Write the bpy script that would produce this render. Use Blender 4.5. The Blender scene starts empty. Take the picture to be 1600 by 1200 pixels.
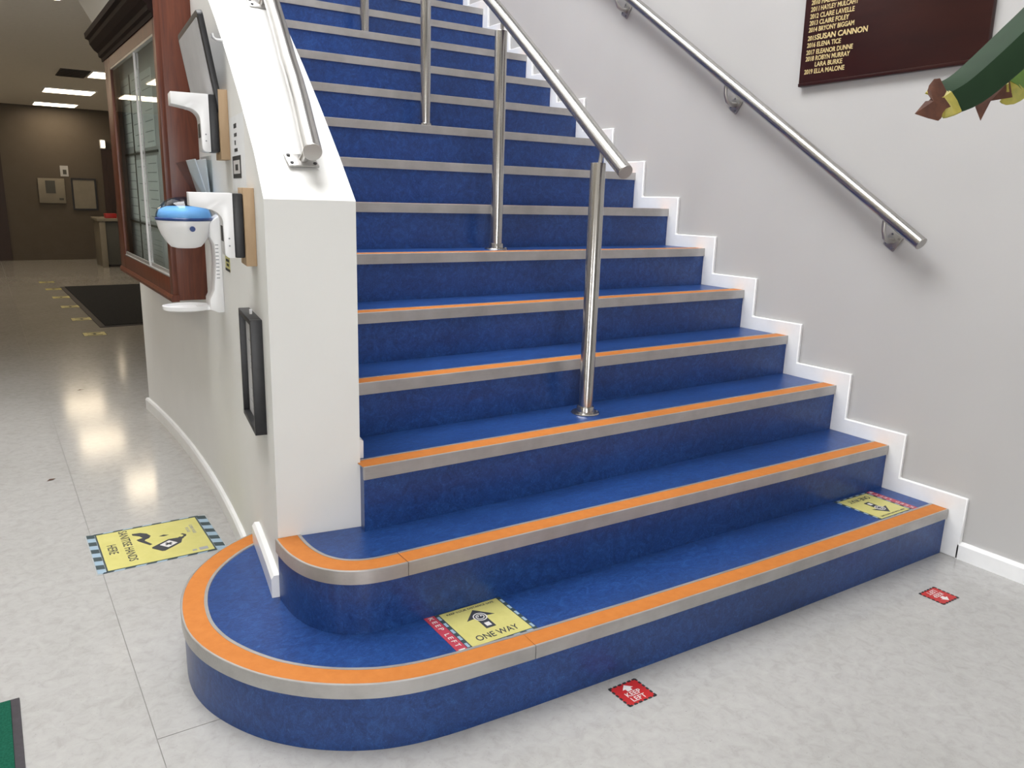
import bpy, bmesh, math, random
from mathutils import Vector, Matrix
random.seed(7)
sc = bpy.context.scene
COL = sc.collection

# ------------------------------------------------------------------ camera
cam_d = bpy.data.cameras.new('camera'); cam = bpy.data.objects.new('camera', cam_d); COL.objects.link(cam)
sc.camera = cam
CAM = Vector((-2.7362, -1.293, 1.1961)); YAW, PITCH, ROLL, FPX = .5918, -.2353, .0298, 1229.58
fwd = Vector((math.sin(YAW)*math.cos(PITCH), math.cos(YAW)*math.cos(PITCH), math.sin(PITCH)))
rgt0 = Vector((math.cos(YAW), -math.sin(YAW), 0)); up0 = rgt0.cross(fwd)
rgt = math.cos(ROLL)*rgt0 + math.sin(ROLL)*up0; upv = -math.sin(ROLL)*rgt0 + math.cos(ROLL)*up0
cam.matrix_world = Matrix(((rgt.x, upv.x, -fwd.x, CAM.x), (rgt.y, upv.y, -fwd.y, CAM.y), (rgt.z, upv.z, -fwd.z, CAM.z), (0, 0, 0, 1)))
cam_d.sensor_fit = 'HORIZONTAL'; cam_d.sensor_width = 36; cam_d.lens = 36*FPX/1600; cam_d.clip_start = .02; cam_d.clip_end = 100

# ------------------------------------------------------------------ sky, daylight openings, exposure
SKY = 13.8
world = bpy.data.worlds.new('sky'); sc.world = world; world.use_nodes = True
bg = world.node_tree.nodes['Background']; bg.inputs[0].default_value = (.985, .985, .99, 1); bg.inputs[1].default_value = SKY
ROOF = (-3.9, -1.5, -.7, 3.2, 5.4)      # rooflight over the hall: x0, x1, y0, y1, z
GLZ = (-4.9, -1.9, -1.5, .1, 2.4)        # glazing in the left wall: x, y0, y1, z0, z1
BCK = (-4.2, -3.0, -5.0, .1, 2.4)       # glazing in the back wall: x0, x1, y, z0, z1
def portal(name, loc, rot, sx, sy):
    l = bpy.data.lights.new(name, 'AREA'); l.shape = 'RECTANGLE'; l.size = sx; l.size_y = sy; l.cycles.is_portal = True
    o = bpy.data.objects.new(name, l); COL.objects.link(o); o.location = loc; o.rotation_euler = rot
portal('rooflight_portal', ((ROOF[0]+ROOF[1])/2, (ROOF[2]+ROOF[3])/2, ROOF[4]), (0, 0, 0), ROOF[1]-ROOF[0], ROOF[3]-ROOF[2])
portal('side_glazing_portal', (GLZ[0], (GLZ[1]+GLZ[2])/2, (GLZ[3]+GLZ[4])/2), (0, -math.pi/2, 0), GLZ[4]-GLZ[3], GLZ[2]-GLZ[1])
portal('back_glazing_portal', ((BCK[0]+BCK[1])/2, BCK[2], (BCK[3]+BCK[4])/2), (math.pi/2, 0, 0), BCK[1]-BCK[0], BCK[4]-BCK[3])
sc.view_settings.view_transform = 'Standard'; sc.view_settings.look = 'None'; sc.view_settings.gamma = 1
sc.view_settings.use_curve_mapping = False; sc.view_settings.exposure = 0.0

# ------------------------------------------------------------------ helpers
def lin(r, g, b):
    f = lambda c: (c/255/12.92) if c/255 <= .04045 else ((c/255+.055)/1.055)**2.4
    return (f(r), f(g), f(b), 1)
def tag(o, label=None, cat=None, group=None, kind=None):
    for k, v in (('label', label), ('category', cat), ('group', group), ('kind', kind)):
        if v: o[k] = v
    return o
def thing(name, label, cat, loc=(0, 0, 0), rz=0, group=None):
    o = bpy.data.objects.new(name, None); COL.objects.link(o); o.empty_display_size = .05
    o.location = loc; o.rotation_euler = (0, 0, rz)
    return tag(o, label, cat, group)
class MB:
    def __init__(s): s.v = []; s.f = []
    def add(s, vs, fs):
        n = len(s.v); s.v += [tuple(v) for v in vs]; s.f += [tuple(i+n for i in f) for f in fs]; return s
    def box(s, x0, x1, y0, y1, z0, z1, M=None):
        vs = [Vector((x, y, z)) for z in (z0, z1) for y in (y0, y1) for x in (x0, x1)]
        if M: vs = [M @ v for v in vs]
        return s.add(vs, [(0, 2, 3, 1), (4, 5, 7, 6), (0, 1, 5, 4), (2, 6, 7, 3), (0, 4, 6, 2), (1, 3, 7, 5)])
    def prism(s, pts, a, b, ax=2, M=None):
        """extrude the 2-D outline pts from a to b along axis ax"""
        def mk(p, t):
            v = [0, 0, 0]; o = [i for i in range(3) if i != ax]; v[o[0]], v[o[1]] = p; v[ax] = t
            return M @ Vector(v) if M else Vector(v)
        n = len(pts)
        return s.add([mk(p, a) for p in pts]+[mk(p, b) for p in pts],
                     [tuple(range(n)), tuple(range(2*n-1, n-1, -1))]+[(i, i+n, (i+1) % n+n, (i+1) % n) for i in range(n)])
    def tube(s, path, r, n=20, cap=True):
        path = [Vector(p) for p in path]; rs = r if isinstance(r, (list, tuple)) else [r]*len(path); rings = []; prev = None
        for i, p in enumerate(path):
            t = (path[min(i+1, len(path)-1)]-path[max(i-1, 0)]).normalized()
            u = prev if prev else (Vector((0, 0, 1)) if abs(t.z) < .9 else Vector((1, 0, 0)))
            u = (u-t*u.dot(t)).normalized(); w = t.cross(u); prev = u
            rings.append([p+rs[i]*(math.cos(2*math.pi*k/n)*u+math.sin(2*math.pi*k/n)*w) for k in range(n)])
        vs = [v for R in rings for v in R]; fs = []
        for i in range(len(path)-1):
            for k in range(n): fs.append((i*n+k, i*n+(k+1) % n, (i+1)*n+(k+1) % n, (i+1)*n+k))
        if cap: fs += [tuple(range(n-1, -1, -1)), tuple(range((len(path)-1)*n, len(path)*n))]
        return s.add(vs, fs)
    def lathe(s, prof, n=32, M=None, sx=1, sy=1):
        vs = []; fs = []; m = len(prof)
        for k in range(n):
            a = 2*math.pi*k/n
            for r, z in prof:
                v = Vector((r*math.cos(a)*sx, r*math.sin(a)*sy, z)); vs.append(M @ v if M else v)
        for k in range(n):
            for j in range(m-1): fs.append((k*m+j, ((k+1) % n)*m+j, ((k+1) % n)*m+j+1, k*m+j+1))
        return s.add(vs, fs)
    def sweep(s, path, prof):
        """sweep closed profile [(inward, z)] along a plan polyline (left of travel is inward)"""
        P = [Vector((p[0], p[1])) for p in path]; n = len(P); m = len(prof); vs = []
        for i, p in enumerate(P):
            ns = []
            if i > 0: d = (p-P[i-1]).normalized(); ns.append(Vector((-d.y, d.x)))
            if i < n-1: d = (P[i+1]-p).normalized(); ns.append(Vector((-d.y, d.x)))
            nn = sum(ns, Vector((0, 0))).normalized(); nn = nn/max(.3, nn.dot(ns[0]))
            for a, z in prof: vs.append((p.x+nn.x*a, p.y+nn.y*a, z))
        fs = []
        for i in range(n-1):
            for j in range(m): fs.append((i*m+j, i*m+(j+1) % m, (i+1)*m+(j+1) % m, (i+1)*m+j))
        fs += [tuple(range(m-1, -1, -1)), tuple(range((n-1)*m, n*m))]
        return s.add(vs, fs)
    def build(s, name, mat, parent=None, smooth=None, bevel=0, seg=2):
        off = Vector((0, 0, 0)) if parent is None or getattr(s, 'local', False) else ROOTLOC.get(parent.name, Vector((0, 0, 0)))
        me = bpy.data.meshes.new(name); me.from_pydata([tuple(Vector(v)-off) for v in s.v], [], s.f); me.validate()
        bm = bmesh.new(); bm.from_mesh(me); bmesh.ops.remove_doubles(bm, verts=bm.verts, dist=1e-6); bmesh.ops.recalc_face_normals(bm, faces=bm.faces)
        if bevel:
            es = [e for e in bm.edges if len(e.link_faces) == 2 and e.calc_face_angle(0) > .6]
            bmesh.ops.bevel(bm, geom=es, offset=bevel, segments=seg, profile=.5, affect='EDGES', clamp_overlap=True)
        bm.to_mesh(me); bm.free()
        if smooth is not None or bevel:
            me.shade_smooth(); me.set_sharp_from_angle(angle=math.radians(smooth or 40))
        me.materials.append(mat)
        o = bpy.data.objects.new(name, me); COL.objects.link(o)
        if parent: o.parent = parent; ROOTLOC[o.name] = off
        return o
ROOTLOC = {}
def root(o):
    ROOTLOC[o.name] = Vector(o.location) if o.rotation_euler.z == 0 else Vector((0, 0, 0)); return o
def struct(name, mb, mat, **k): return tag(mb.build(name, mat, **k), kind='structure')
def copy_tree(o, parent=None):
    c = o.copy(); COL.objects.link(c)
    if parent: c.parent = parent
    for ch in list(o.children): copy_tree(ch, c)
    return c
def rect(u0, u1, v0, v1): return [(u0, v0), (u1, v0), (u1, v1), (u0, v1)]
TXT = {}
def text_mesh(txt, w, h, M, thick=.0003, bold=.012):
    """lettering as thin raised mesh: width w, cap height h, lower left corner at the origin of M"""
    if (txt, bold) not in TXT:
        cu = bpy.data.curves.new('lettering', 'FONT'); cu.body = txt; cu.extrude = .5; cu.offset = bold; cu.resolution_u = 3
        o = bpy.data.objects.new('lettering_source', cu); COL.objects.link(o)
        me = bpy.data.meshes.new_from_object(o.evaluated_get(bpy.context.evaluated_depsgraph_get()))
        TXT[(txt, bold)] = ([v.co.copy() for v in me.vertices], [tuple(p.vertices) for p in me.polygons])
        bpy.data.objects.remove(o); bpy.data.curves.remove(cu); bpy.data.meshes.remove(me)
    vs, fs = TXT[(txt, bold)]
    x0 = min(v.x for v in vs); x1 = max(v.x for v in vs); y0 = min(v.y for v in vs); y1 = max(v.y for v in vs)
    return [M @ Vector(((v.x-x0)/(x1-x0)*w, (v.y-y0)/(y1-y0)*h, (v.z+.5)*thick)) for v in vs], fs

# ------------------------------------------------------------------ materials
def mat(name, col, rough=.5, metal=0, spec=.5, build=None, **inp):
    m = bpy.data.materials.new(name); m.use_nodes = True; nt = m.node_tree; b = nt.nodes['Principled BSDF']
    b.inputs['Base Color'].default_value = col; b.inputs['Roughness'].default_value = rough; b.inputs['Metallic'].default_value = metal
    b.inputs['Specular IOR Level'].default_value = spec
    for k, v in inp.items(): b.inputs[k.replace('_', ' ')].default_value = v
    if build: build(nt, b)
    return m
def noise(nt, scale, detail=4, rough=.5, dist=0, sx=1, sy=1, sz=1):
    tc = nt.nodes.new('ShaderNodeTexCoord'); mp = nt.nodes.new('ShaderNodeMapping'); mp.inputs['Scale'].default_value = (sx, sy, sz)
    n = nt.nodes.new('ShaderNodeTexNoise'); n.inputs['Scale'].default_value = scale; n.inputs['Detail'].default_value = detail
    n.inputs['Roughness'].default_value = rough; n.inputs['Distortion'].default_value = dist
    nt.links.new(tc.outputs['Object'], mp.inputs[0]); nt.links.new(mp.outputs[0], n.inputs['Vector']); return n
def ramp(nt, src, stops):
    r = nt.nodes.new('ShaderNodeValToRGB'); el = r.color_ramp.elements
    el[0].position, el[0].color = stops[0]; el[1].position, el[1].color = stops[-1]
    for p, c in stops[1:-1]: e = el.new(p); e.color = c
    nt.links.new(src, r.inputs[0]); return r
def mixc(nt, a, b, fac, mode='MIX'):
    m = nt.nodes.new('ShaderNodeMix'); m.data_type = 'RGBA'; m.blend_type = mode
    for s, v in ((m.inputs[6], a), (m.inputs[7], b)):
        if hasattr(v, 'links'): nt.links.new(v, s)
        else: s.default_value = v
    if hasattr(fac, 'links'): nt.links.new(fac, m.inputs[0])
    else: m.inputs[0].default_value = fac
    return m.outputs[2]
def bump(nt, b, src, strength, dist=.002):
    bp = nt.nodes.new('ShaderNodeBump'); bp.inputs['Strength'].default_value = strength; bp.inputs['Distance'].default_value = dist
    nt.links.new(src, bp.inputs['Height']); nt.links.new(bp.outputs[0], b.inputs['Normal'])
def mottled(scale, stops, dist=0, detail=5, sx=1, sy=1, sz=1, bmp=0):
    def f(nt, b):
        n = noise(nt, scale, detail, .6, dist, sx, sy, sz); r = ramp(nt, n.outputs['Fac'], stops); nt.links.new(r.outputs[0], b.inputs['Base Color'])
        if bmp: bump(nt, b, n.outputs['Fac'], bmp)
    return f
def lino(nt, b):
    a = noise(nt, 22, 6, .65, 2.0, 1, 1.6, 1); c = noise(nt, 80, 5, .7, 3.0, 1, 2.2, 1); d = noise(nt, 3.5, 2)
    r1 = ramp(nt, a.outputs['Fac'], [(.3, lin(19, 39, 89)), (.5, lin(30, 62, 121)), (.7, lin(46, 89, 153))])
    r2 = ramp(nt, c.outputs['Fac'], [(.3, lin(14, 31, 76)), (.5, lin(28, 60, 119)), (.62, lin(41, 80, 143)), (.76, lin(97, 148, 203))])
    r3 = ramp(nt, d.outputs['Fac'], [(.3, (.88, .88, .88, 1)), (.7, (1.08, 1.08, 1.08, 1))])
    nt.links.new(mixc(nt, mixc(nt, r1.outputs[0], r2.outputs[0], .5), r3.outputs[0], 1, 'MULTIPLY'), b.inputs['Base Color'])
    bump(nt, b, a.outputs['Fac'], .03)
def clear(name, tint, rough=.03, ior=1.45):
    m = bpy.data.materials.new(name); m.use_nodes = True; nt = m.node_tree; nt.nodes.remove(nt.nodes['Principled BSDF'])
    t = nt.nodes.new('ShaderNodeBsdfTransparent'); t.inputs[0].default_value = tint
    g = nt.nodes.new('ShaderNodeBsdfGlossy'); g.inputs['Roughness'].default_value = rough
    f = nt.nodes.new('ShaderNodeFresnel'); f.inputs[0].default_value = ior
    ge = nt.nodes.new('ShaderNodeNewGeometry'); mt = nt.nodes.new('ShaderNodeMath'); mt.operation = 'SUBTRACT'; mt.use_clamp = True
    mx = nt.nodes.new('ShaderNodeMixShader'); nt.links.new(f.outputs[0], mt.inputs[0]); nt.links.new(ge.outputs['Backfacing'], mt.inputs[1])
    nt.links.new(mt.outputs[0], mx.inputs[0]); nt.links.new(t.outputs[0], mx.inputs[1]); nt.links.new(g.outputs[0], mx.inputs[2])
    nt.links.new(mx.outputs[0], nt.nodes['Material Output'].inputs[0]); return m
M_LINO = mat('blue_linoleum', lin(34, 66, 120), .34, spec=.5, build=lino)
def vinyl(nt, b):
    a = noise(nt, 2.2, 5, .6); c = noise(nt, 30, 5, .65, .6); d = noise(nt, 160, 3, .6)
    r1 = ramp(nt, a.outputs['Fac'], [(.3, lin(159, 158, 154)), (.7, lin(172, 171, 169))])
    r2 = ramp(nt, c.outputs['Fac'], [(.28, lin(150, 148, 146)), (.5, lin(170, 169, 168)), (.72, lin(181, 180, 179))])
    r3 = ramp(nt, d.outputs['Fac'], [(.24, (.62, .61, .6, 1)), (.36, (1, 1, 1, 1)), (.7, (1, 1, 1, 1))])
    nt.links.new(mixc(nt, mixc(nt, r1.outputs[0], r2.outputs[0], .5), r3.outputs[0], .8, 'MULTIPLY'), b.inputs['Base Color'])
    rr = ramp(nt, c.outputs['Fac'], [(.3, (.11, .11, .11, 1)), (.7, (.15, .15, .15, 1))]); nt.links.new(rr.outputs[0], b.inputs['Roughness'])
M_VINYL = mat('grey_vinyl', lin(168, 168, 166), .24, spec=.5, build=vinyl)
M_SUB = mat('seam_grey', lin(138, 136, 133), .8)
M_WALL = mat('white_wall_paint', lin(226, 226, 224), .62, spec=.3, build=mottled(3, [(.3, lin(224, 224, 222)), (.7, lin(228, 228, 226))], detail=2))
M_WALLG = mat('pale_grey_wall_paint', lin(186, 185, 184), .6, spec=.3, build=mottled(2, [(.3, lin(184, 183, 182)), (.7, lin(188, 187, 186))], detail=2))
M_TRIM = mat('white_gloss_paint', lin(238, 239, 240), .28, spec=.5, build=mottled(14, [(.3, lin(234, 235, 236)), (.75, lin(241, 242, 243))]))
M_CEIL = mat('ceiling_tile_white', lin(232, 227, 218), .8, build=mottled(30, [(.3, lin(229, 224, 215)), (.7, lin(235, 230, 221))]))
M_BACK = mat('tan_wall_paint', lin(87, 78, 68), .7, build=mottled(5, [(.3, lin(85, 76, 65)), (.7, lin(90, 81, 71))]))
M_SINK = mat('charcoal_print', lin(52, 55, 62), .5)
def alu(nt, b):
    n = noise(nt, 8, 4, .6); c = noise(nt, 220, 2, .5, 0, .05, 1, 1)
    r = ramp(nt, n.outputs['Fac'], [(.3, lin(172, 169, 166)), (.7, lin(192, 190, 188))]); nt.links.new(r.outputs[0], b.inputs['Base Color'])
    rr = ramp(nt, c.outputs['Fac'], [(.3, (.36, .36, .36, 1)), (.7, (.5, .5, .5, 1))]); nt.links.new(rr.outputs[0], b.inputs['Roughness'])
M_ALU = mat('brushed_aluminium', lin(184, 182, 180), .42, .75, build=alu)
M_ORANGE = mat('orange_nosing_rubber', lin(186, 112, 46), .6, spec=.3, build=mottled(40, [(.3, lin(181, 108, 44)), (.7, lin(191, 118, 52))], bmp=.03))
def steel(nt, b):
    n = noise(nt, 6, 2); r = ramp(nt, n.outputs['Fac'], [(.3, lin(178, 176, 173)), (.7, lin(188, 186, 183))]); nt.links.new(r.outputs[0], b.inputs['Base Color'])
M_STEEL = mat('satin_stainless_steel', lin(182, 180, 177), .23, 1, build=steel)
M_STEELD = mat('dull_steel', lin(128, 126, 124), .38, 1, build=steel)
def wood(nt, b):
    n = noise(nt, 14, 5, .6, 1.2, 3, 3, .25); r = ramp(nt, n.outputs['Fac'], [(.25, lin(68, 31, 20)), (.5, lin(92, 45, 28)), (.75, lin(109, 57, 36))])
    nt.links.new(r.outputs[0], b.inputs['Base Color']); bump(nt, b, n.outputs['Fac'], .05)
M_WOOD = mat('red_mahogany', lin(92, 45, 28), .38, build=wood)
M_CORN = mat('dark_mahogany', lin(26, 9, 6), .7, spec=.15, build=mottled(20, [(.3, lin(20, 7, 5)), (.7, lin(31, 13, 8))], sx=.3, sy=.3))
M_BOARD = mat('dark_lacquered_wood', lin(48, 20, 18), .3, spec=.4, build=mottled(3, [(.3, lin(42, 17, 16)), (.7, lin(56, 25, 21))], sz=4))
M_GOLD = mat('gold_leaf_lettering', lin(214, 194, 138), .45, .15, build=mottled(200, [(.3, lin(200, 178, 120)), (.7, lin(226, 208, 156))]))
M_PLY = mat('pale_plywood', lin(174, 145, 115), .6, build=mottled(30, [(.3, lin(167, 139, 106)), (.7, lin(181, 155, 124))], sz=.2))
M_WPLA = mat('white_plastic', lin(238, 238, 240), .3, build=mottled(10, [(.3, lin(236, 236, 238)), (.7, lin(241, 241, 243))]))
M_BPLA = mat('black_plastic', lin(30, 30, 33), .45, build=mottled(60, [(.3, lin(26, 26, 29)), (.7, lin(36, 36, 39))]))
M_DBLUE = mat('dark_blue_plastic', lin(36, 62, 118), .3)
M_BLUEP = clear('clear_blue_plastic', lin(186, 216, 244), .04, 1.5)
M_GEL = mat('pale_blue_gel', lin(196, 226, 240), .3, build=mottled(12, [(.3, lin(180, 218, 238)), (.7, lin(214, 236, 246))]))
M_ACR = clear('clear_acrylic', lin(244, 247, 248), .05, 1.2)
M_GLASS = clear('cabinet_glass', lin(246, 250, 248), .01, 1.3)
M_PAPER = mat('white_paper', lin(228, 230, 232), .75, build=mottled(12, [(.3, lin(224, 226, 228)), (.7, lin(232, 234, 236))]))
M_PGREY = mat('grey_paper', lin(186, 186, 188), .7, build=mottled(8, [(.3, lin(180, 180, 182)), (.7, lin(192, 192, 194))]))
M_INK = mat('black_print', lin(40, 42, 44), .6)
M_INKG = mat('grey_print', lin(150, 152, 156), .6)
M_YEL = mat('yellow_vinyl_print', lin(192, 186, 112), .4, build=mottled(18, [(.3, lin(188, 182, 108)), (.7, lin(196, 190, 118))]))
M_HAZD = mat('dark_hazard_print', lin(52, 68, 73), .45)
M_HAZL = mat('pale_blue_hazard_print', lin(143, 166, 183), .4)
M_FILM = mat('clear_film', lin(157, 161, 162), .35)
M_RED = mat('red_vinyl_print', lin(176, 36, 36), .4, build=mottled(18, [(.3, lin(169, 33, 34)), (.7, lin(181, 41, 39))]))
M_PINK = mat('pinkish_red_print', lin(170, 59, 75), .4)
M_WPRI = mat('white_print', lin(206, 204, 203), .5)
M_GREEN = mat('green_mat_pile', lin(23, 80, 62), .95, spec=.1, build=mottled(220, [(.3, lin(16, 68, 52)), (.7, lin(32, 92, 73))], bmp=.4))
M_RUB = mat('black_rubber_edge', lin(55, 52, 57), .7, build=mottled(80, [(.3, lin(50, 47, 52)), (.7, lin(61, 57, 63))]))
M_DMAT = mat('charcoal_mat_pile', lin(44, 46, 50), .95, spec=.1, build=mottled(120, [(.3, lin(36, 38, 42)), (.7, lin(54, 56, 60))], bmp=.3))
M_LAMP = bpy.data.materials.new('lamp_diffuser'); M_LAMP.use_nodes = True
_e = M_LAMP.node_tree.nodes['Principled BSDF']; _e.inputs['Emission Color'].default_value = (1, .82, .58, 1); _e.inputs['Emission Strength'].default_value = 11
M_VENT = mat('dark_vent_metal', lin(58, 50, 46), .6)
M_DOOR = mat('dark_brown_door', lin(48, 30, 24), .5, build=mottled(6, [(.3, lin(42, 26, 20)), (.7, lin(56, 36, 28))], sz=.2))
M_BIN = mat('beige_metal', lin(132, 125, 112), .6, build=mottled(5, [(.3, lin(126, 119, 106)), (.7, lin(137, 130, 117))]))
M_DGREY = mat('dark_grey_panel', lin(72, 72, 68), .6)
def leafmat(nt, b):
    n = noise(nt, 26, 2, .5, .1, 1, 1, 1); r = ramp(nt, n.outputs['Fac'], [(.3, lin(28, 48, 30)), (.7, lin(34, 56, 36))]); nt.links.new(r.outputs[0], b.inputs['Base Color'])
M_LEAF = mat('green_leaf', lin(40, 74, 42), .62, spec=.15, build=leafmat)
M_LEAFL = mat('light_green_leaf', lin(88, 117, 55), .4, build=mottled(50, [(.3, lin(77, 107, 48)), (.7, lin(100, 127, 65))]))
M_LEAFY = mat('yellowing_leaf', lin(156, 147, 53), .5, build=mottled(60, [(.3, lin(131, 131, 52)), (.7, lin(176, 158, 69))]))
M_LEAFB = mat('brown_dry_leaf', lin(73, 38, 24), .7, build=mottled(70, [(.3, lin(58, 27, 17)), (.7, lin(94, 56, 38))], bmp=.2))
M_POT = mat('terracotta_pot', lin(150, 92, 66), .7, build=mottled(12, [(.3, lin(142, 86, 60)), (.7, lin(158, 98, 72))]))
M_SOIL = mat('potting_soil', lin(50, 38, 30), .95, build=mottled(60, [(.3, lin(36, 27, 21)), (.7, lin(66, 50, 40))], bmp=.6))
M_STALK = mat('plant_stalk', lin(110, 100, 62), .7, build=mottled(20, [(.3, lin(92, 84, 52)), (.7, lin(124, 112, 72))]))

# ------------------------------------------------------------------ numbers of the stair
T, OV = .24762, .005
Z = [.165, .3291, .5052, .6629, .8232, .9843, 1.1522, 1.3193, 1.4854, 1.65, 1.8164, 1.983, 2.145, 2.3089, 2.474, 2.639, 2.804]
def outer(y): return -2.035-.043*(y-2.45)**2
def inner(y): return outer(y)+.217
YEND = 3.26
def ytop(y): return 1.182+.666*(y-.553)

# ------------------------------------------------------------------ setting: floor, walls, ceilings
fl = struct('floor', MB().box(-5.3, .3, -6.3, 13.4, -.12, -.003), M_SUB)
for x0, x1, y0, y1 in ((-5.0, -2.5295, -6.2, 13.3), (-2.5275, .1, -6.2, .3835), (-2.5275, .1, .3855, 13.3)):
    MB().box(x0, x1, y0, y1, -.003, 0).build('vinyl_sheet', M_VINYL, fl)
struct('wall_right', MB().box(.015, .25, -6.2, 13.3, 0, 5.7), M_WALLG)
m = MB()
m.box(GLZ[0]-.25, GLZ[0], -6.2, 13.3, 0, GLZ[3]).box(GLZ[0]-.25, GLZ[0], -6.2, 13.3, GLZ[4], 5.7).box(GLZ[0]-.25, GLZ[0], -6.2, GLZ[1], GLZ[3], GLZ[4]).box(GLZ[0]-.25, GLZ[0], GLZ[2], 13.3, GLZ[3], GLZ[4])
struct('wall_left', m, M_BIN)
m = MB()
m.box(-5.15, .25, BCK[2]-.25, BCK[2], 0, BCK[3]).box(-5.15, .25, BCK[2]-.25, BCK[2], BCK[4], 5.7).box(-5.15, BCK[0], BCK[2]-.25, BCK[2], BCK[3], BCK[4]).box(BCK[1], .25, BCK[2]-.25, BCK[2], BCK[3], BCK[4])
struct('wall_front', m, M_WALLG)
struct('wall_back', MB().box(-5.1, .2, 13.1, 13.3, 0, 2.4), M_BACK)
struct('baseboard_back', MB().box(-2.36, -1.4, 13.085, 13.1, 0, .09), M_BACK)
# roof over the double-height hall, with the rooflight left open
m = MB()
m.box(-5.15, .25, -6.25, ROOF[2], 5.4, 5.7).box(-5.15, .25, ROOF[3], 7.2, 5.4, 5.7).box(-5.15, ROOF[0], ROOF[2], ROOF[3], 5.4, 5.7).box(ROOF[1], .25, ROOF[2], ROOF[3], 5.4, 5.7)
struct('ceiling_hall', m, M_WALL)
struct('ceiling_light_block', MB().box(-5.1, .1, -6.2, -1.0, 2.5, 2.75), M_CEIL)  # unseen low ceiling put in to keep rooflight off the near floor and wall
# low corridor ceiling with its front fascia, and the upper wall beside the flight
m = MB().prism([(-5.0, 3.4), (-2.07, 3.4), (-2.07, 4.66), (.1, 4.66), (.1, 13.2), (-5.0, 13.2)], 2.3, 2.6)
struct('ceiling_corridor', m, M_CEIL)
struct('ceiling_landing', MB().box(-1.88, .014, 4.02, 4.66, 2.31, 2.6), M_CEIL)
struct('trim_fascia', MB().box(-5.0, -2.08, 3.3, 3.4, 2.3, 5.5), M_WALL)
struct('wall_upper', MB().prism([(YEND, 2.05), (4.0, 2.05), (4.66, 2.302), (7.1, 2.602), (7.1, 5.4), (YEND, 5.4)], -2.08, -1.88, ax=0), M_WALL)
struct('wall_stairwell', MB().box(-1.9, .1, 7.0, 7.2, 2.5, 5.5), M_WALL)
struct('wall_under_stairs', MB().box(outer(YEND)+.2, .014, YEND-.1, YEND-.02, 0, 1.955), M_WALL)

# curved balustrade wall with a sloping top
ys = [.537, .7, .9, 1.1, 1.3, 1.5, 1.7, 1.9, 2.1, 2.3, 2.5, 2.7, 2.9, 3.1, YEND]
m = MB(); vs = []; fs = []
for i, y in enumerate(ys):
    yo = y+(.031 if i == 0 else 0)
    vs += [(outer(yo), yo, 0), (outer(yo), yo, ytop(y)), (inner(y), y, ytop(y)), (inner(y), y, 0)]
for i in range(len(ys)-1):
    for j in range(4): fs.append((4*i+j, 4*i+(j+1) % 4, 4*i+4+(j+1) % 4, 4*i+4+j))
n = 4*(len(ys)-1); fs += [(0, 1, 2, 3), (n+3, n+2, n+1, n)]
m.add(vs, fs); struct('wall_balustrade', m, M_WALL, smooth=25)
def sidepath(y0, y1, k=10): return [(outer(y0+(y1-y0)*i/k), y0+(y1-y0)*i/k) for i in range(k+1)]
prof = [(-.001, 0), (.017, 0), (.017, .054), (.011, .062), (-.001, .062)]
struct('baseboard_balustrade', MB().sweep(sidepath(.985, YEND+.012, 16), prof), M_TRIM, smooth=30)
struct('trim_step', MB().sweep(sidepath(.572, .935, 6), [(-.001, .1655), (.021, .1655), (.021, .217), (.014, .227), (-.001, .227)]), M_TRIM, smooth=30)
# baseboard and stepped skirting on the right wall
struct('baseboard_right', MB().prism([(0, 0), (.016, 0), (.016, .062), (.006, .062), (0, .052)], -6.0, -.047, ax=1), M_TRIM)
up = []; lo = []
for k in range(16):
    zb = Z[k-1] if k else 0
    up += [(k*T-.055, zb+.056), (k*T-.055, Z[k]+.058)]
    lo += [(k*T+.02, max(0, zb-.02)), (k*T+.02, Z[k]-.02)]
up[0] = (-.055, 0)
m = MB().prism(up+[(16*T-.05, Z[15]+.058), (16*T-.05, Z[15]-.02)]+lo[::-1], 0, .016, ax=0)
struct('trim_right', m, M_TRIM, bevel=.003, seg=1)
up = []; lo = []
m = MB()
for k in range(2, 16):
    y0 = (.572 if k == 2 else k*T-.03); y1 = (k+1)*T+.006
    m.sweep([(inner(y0)+.019, y0), (inner((y0+y1)/2)+.019, (y0+y1)/2), (inner(y1)+.019, y1)], [(0, Z[k]+.0005), (.02, Z[k]+.0005), (.02, Z[k]+.058), (.0, Z[k]+.048)])
struct('trim_left', m, M_TRIM)

# ------------------------------------------------------------------ staircase
st = root(thing('staircase', 'wide staircase of blue linoleum steps with orange and metal nosings, two rounded bottom steps', 'staircase', (-1, 0, 0)))
S1 = [(-.002, 0), (-.5, .004), (-.957, .010), (-1.4, .024), (-1.75, .040), (-1.93, .052), (-2.035, .066), (-2.107, .086), (-2.156, .108), (-2.205, .137), (-2.262, .181), (-2.318, .240),
      (-2.359, .300), (-2.392, .366), (-2.416, .436), (-2.428, .512), (-2.426, .585), (-2.414, .660), (-2.391, .736), (-2.354, .810), (-2.304, .875), (-2.236, .938), (-2.165, .982), (-2.118, 1.004)]
S2 = [(-.002, .2476), (-.5, .253), (-1.0, .2615), (-1.4, .270), (-1.7, .2765), (-1.93, .279), (-1.99, .2795), (-2.03, .2825), (-2.066, .290), (-2.099, .304), (-2.130, .326), (-2.156, .356), (-2.178, .398), (-2.192, .452), (-2.197, .51), (-2.196, .566)]
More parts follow.
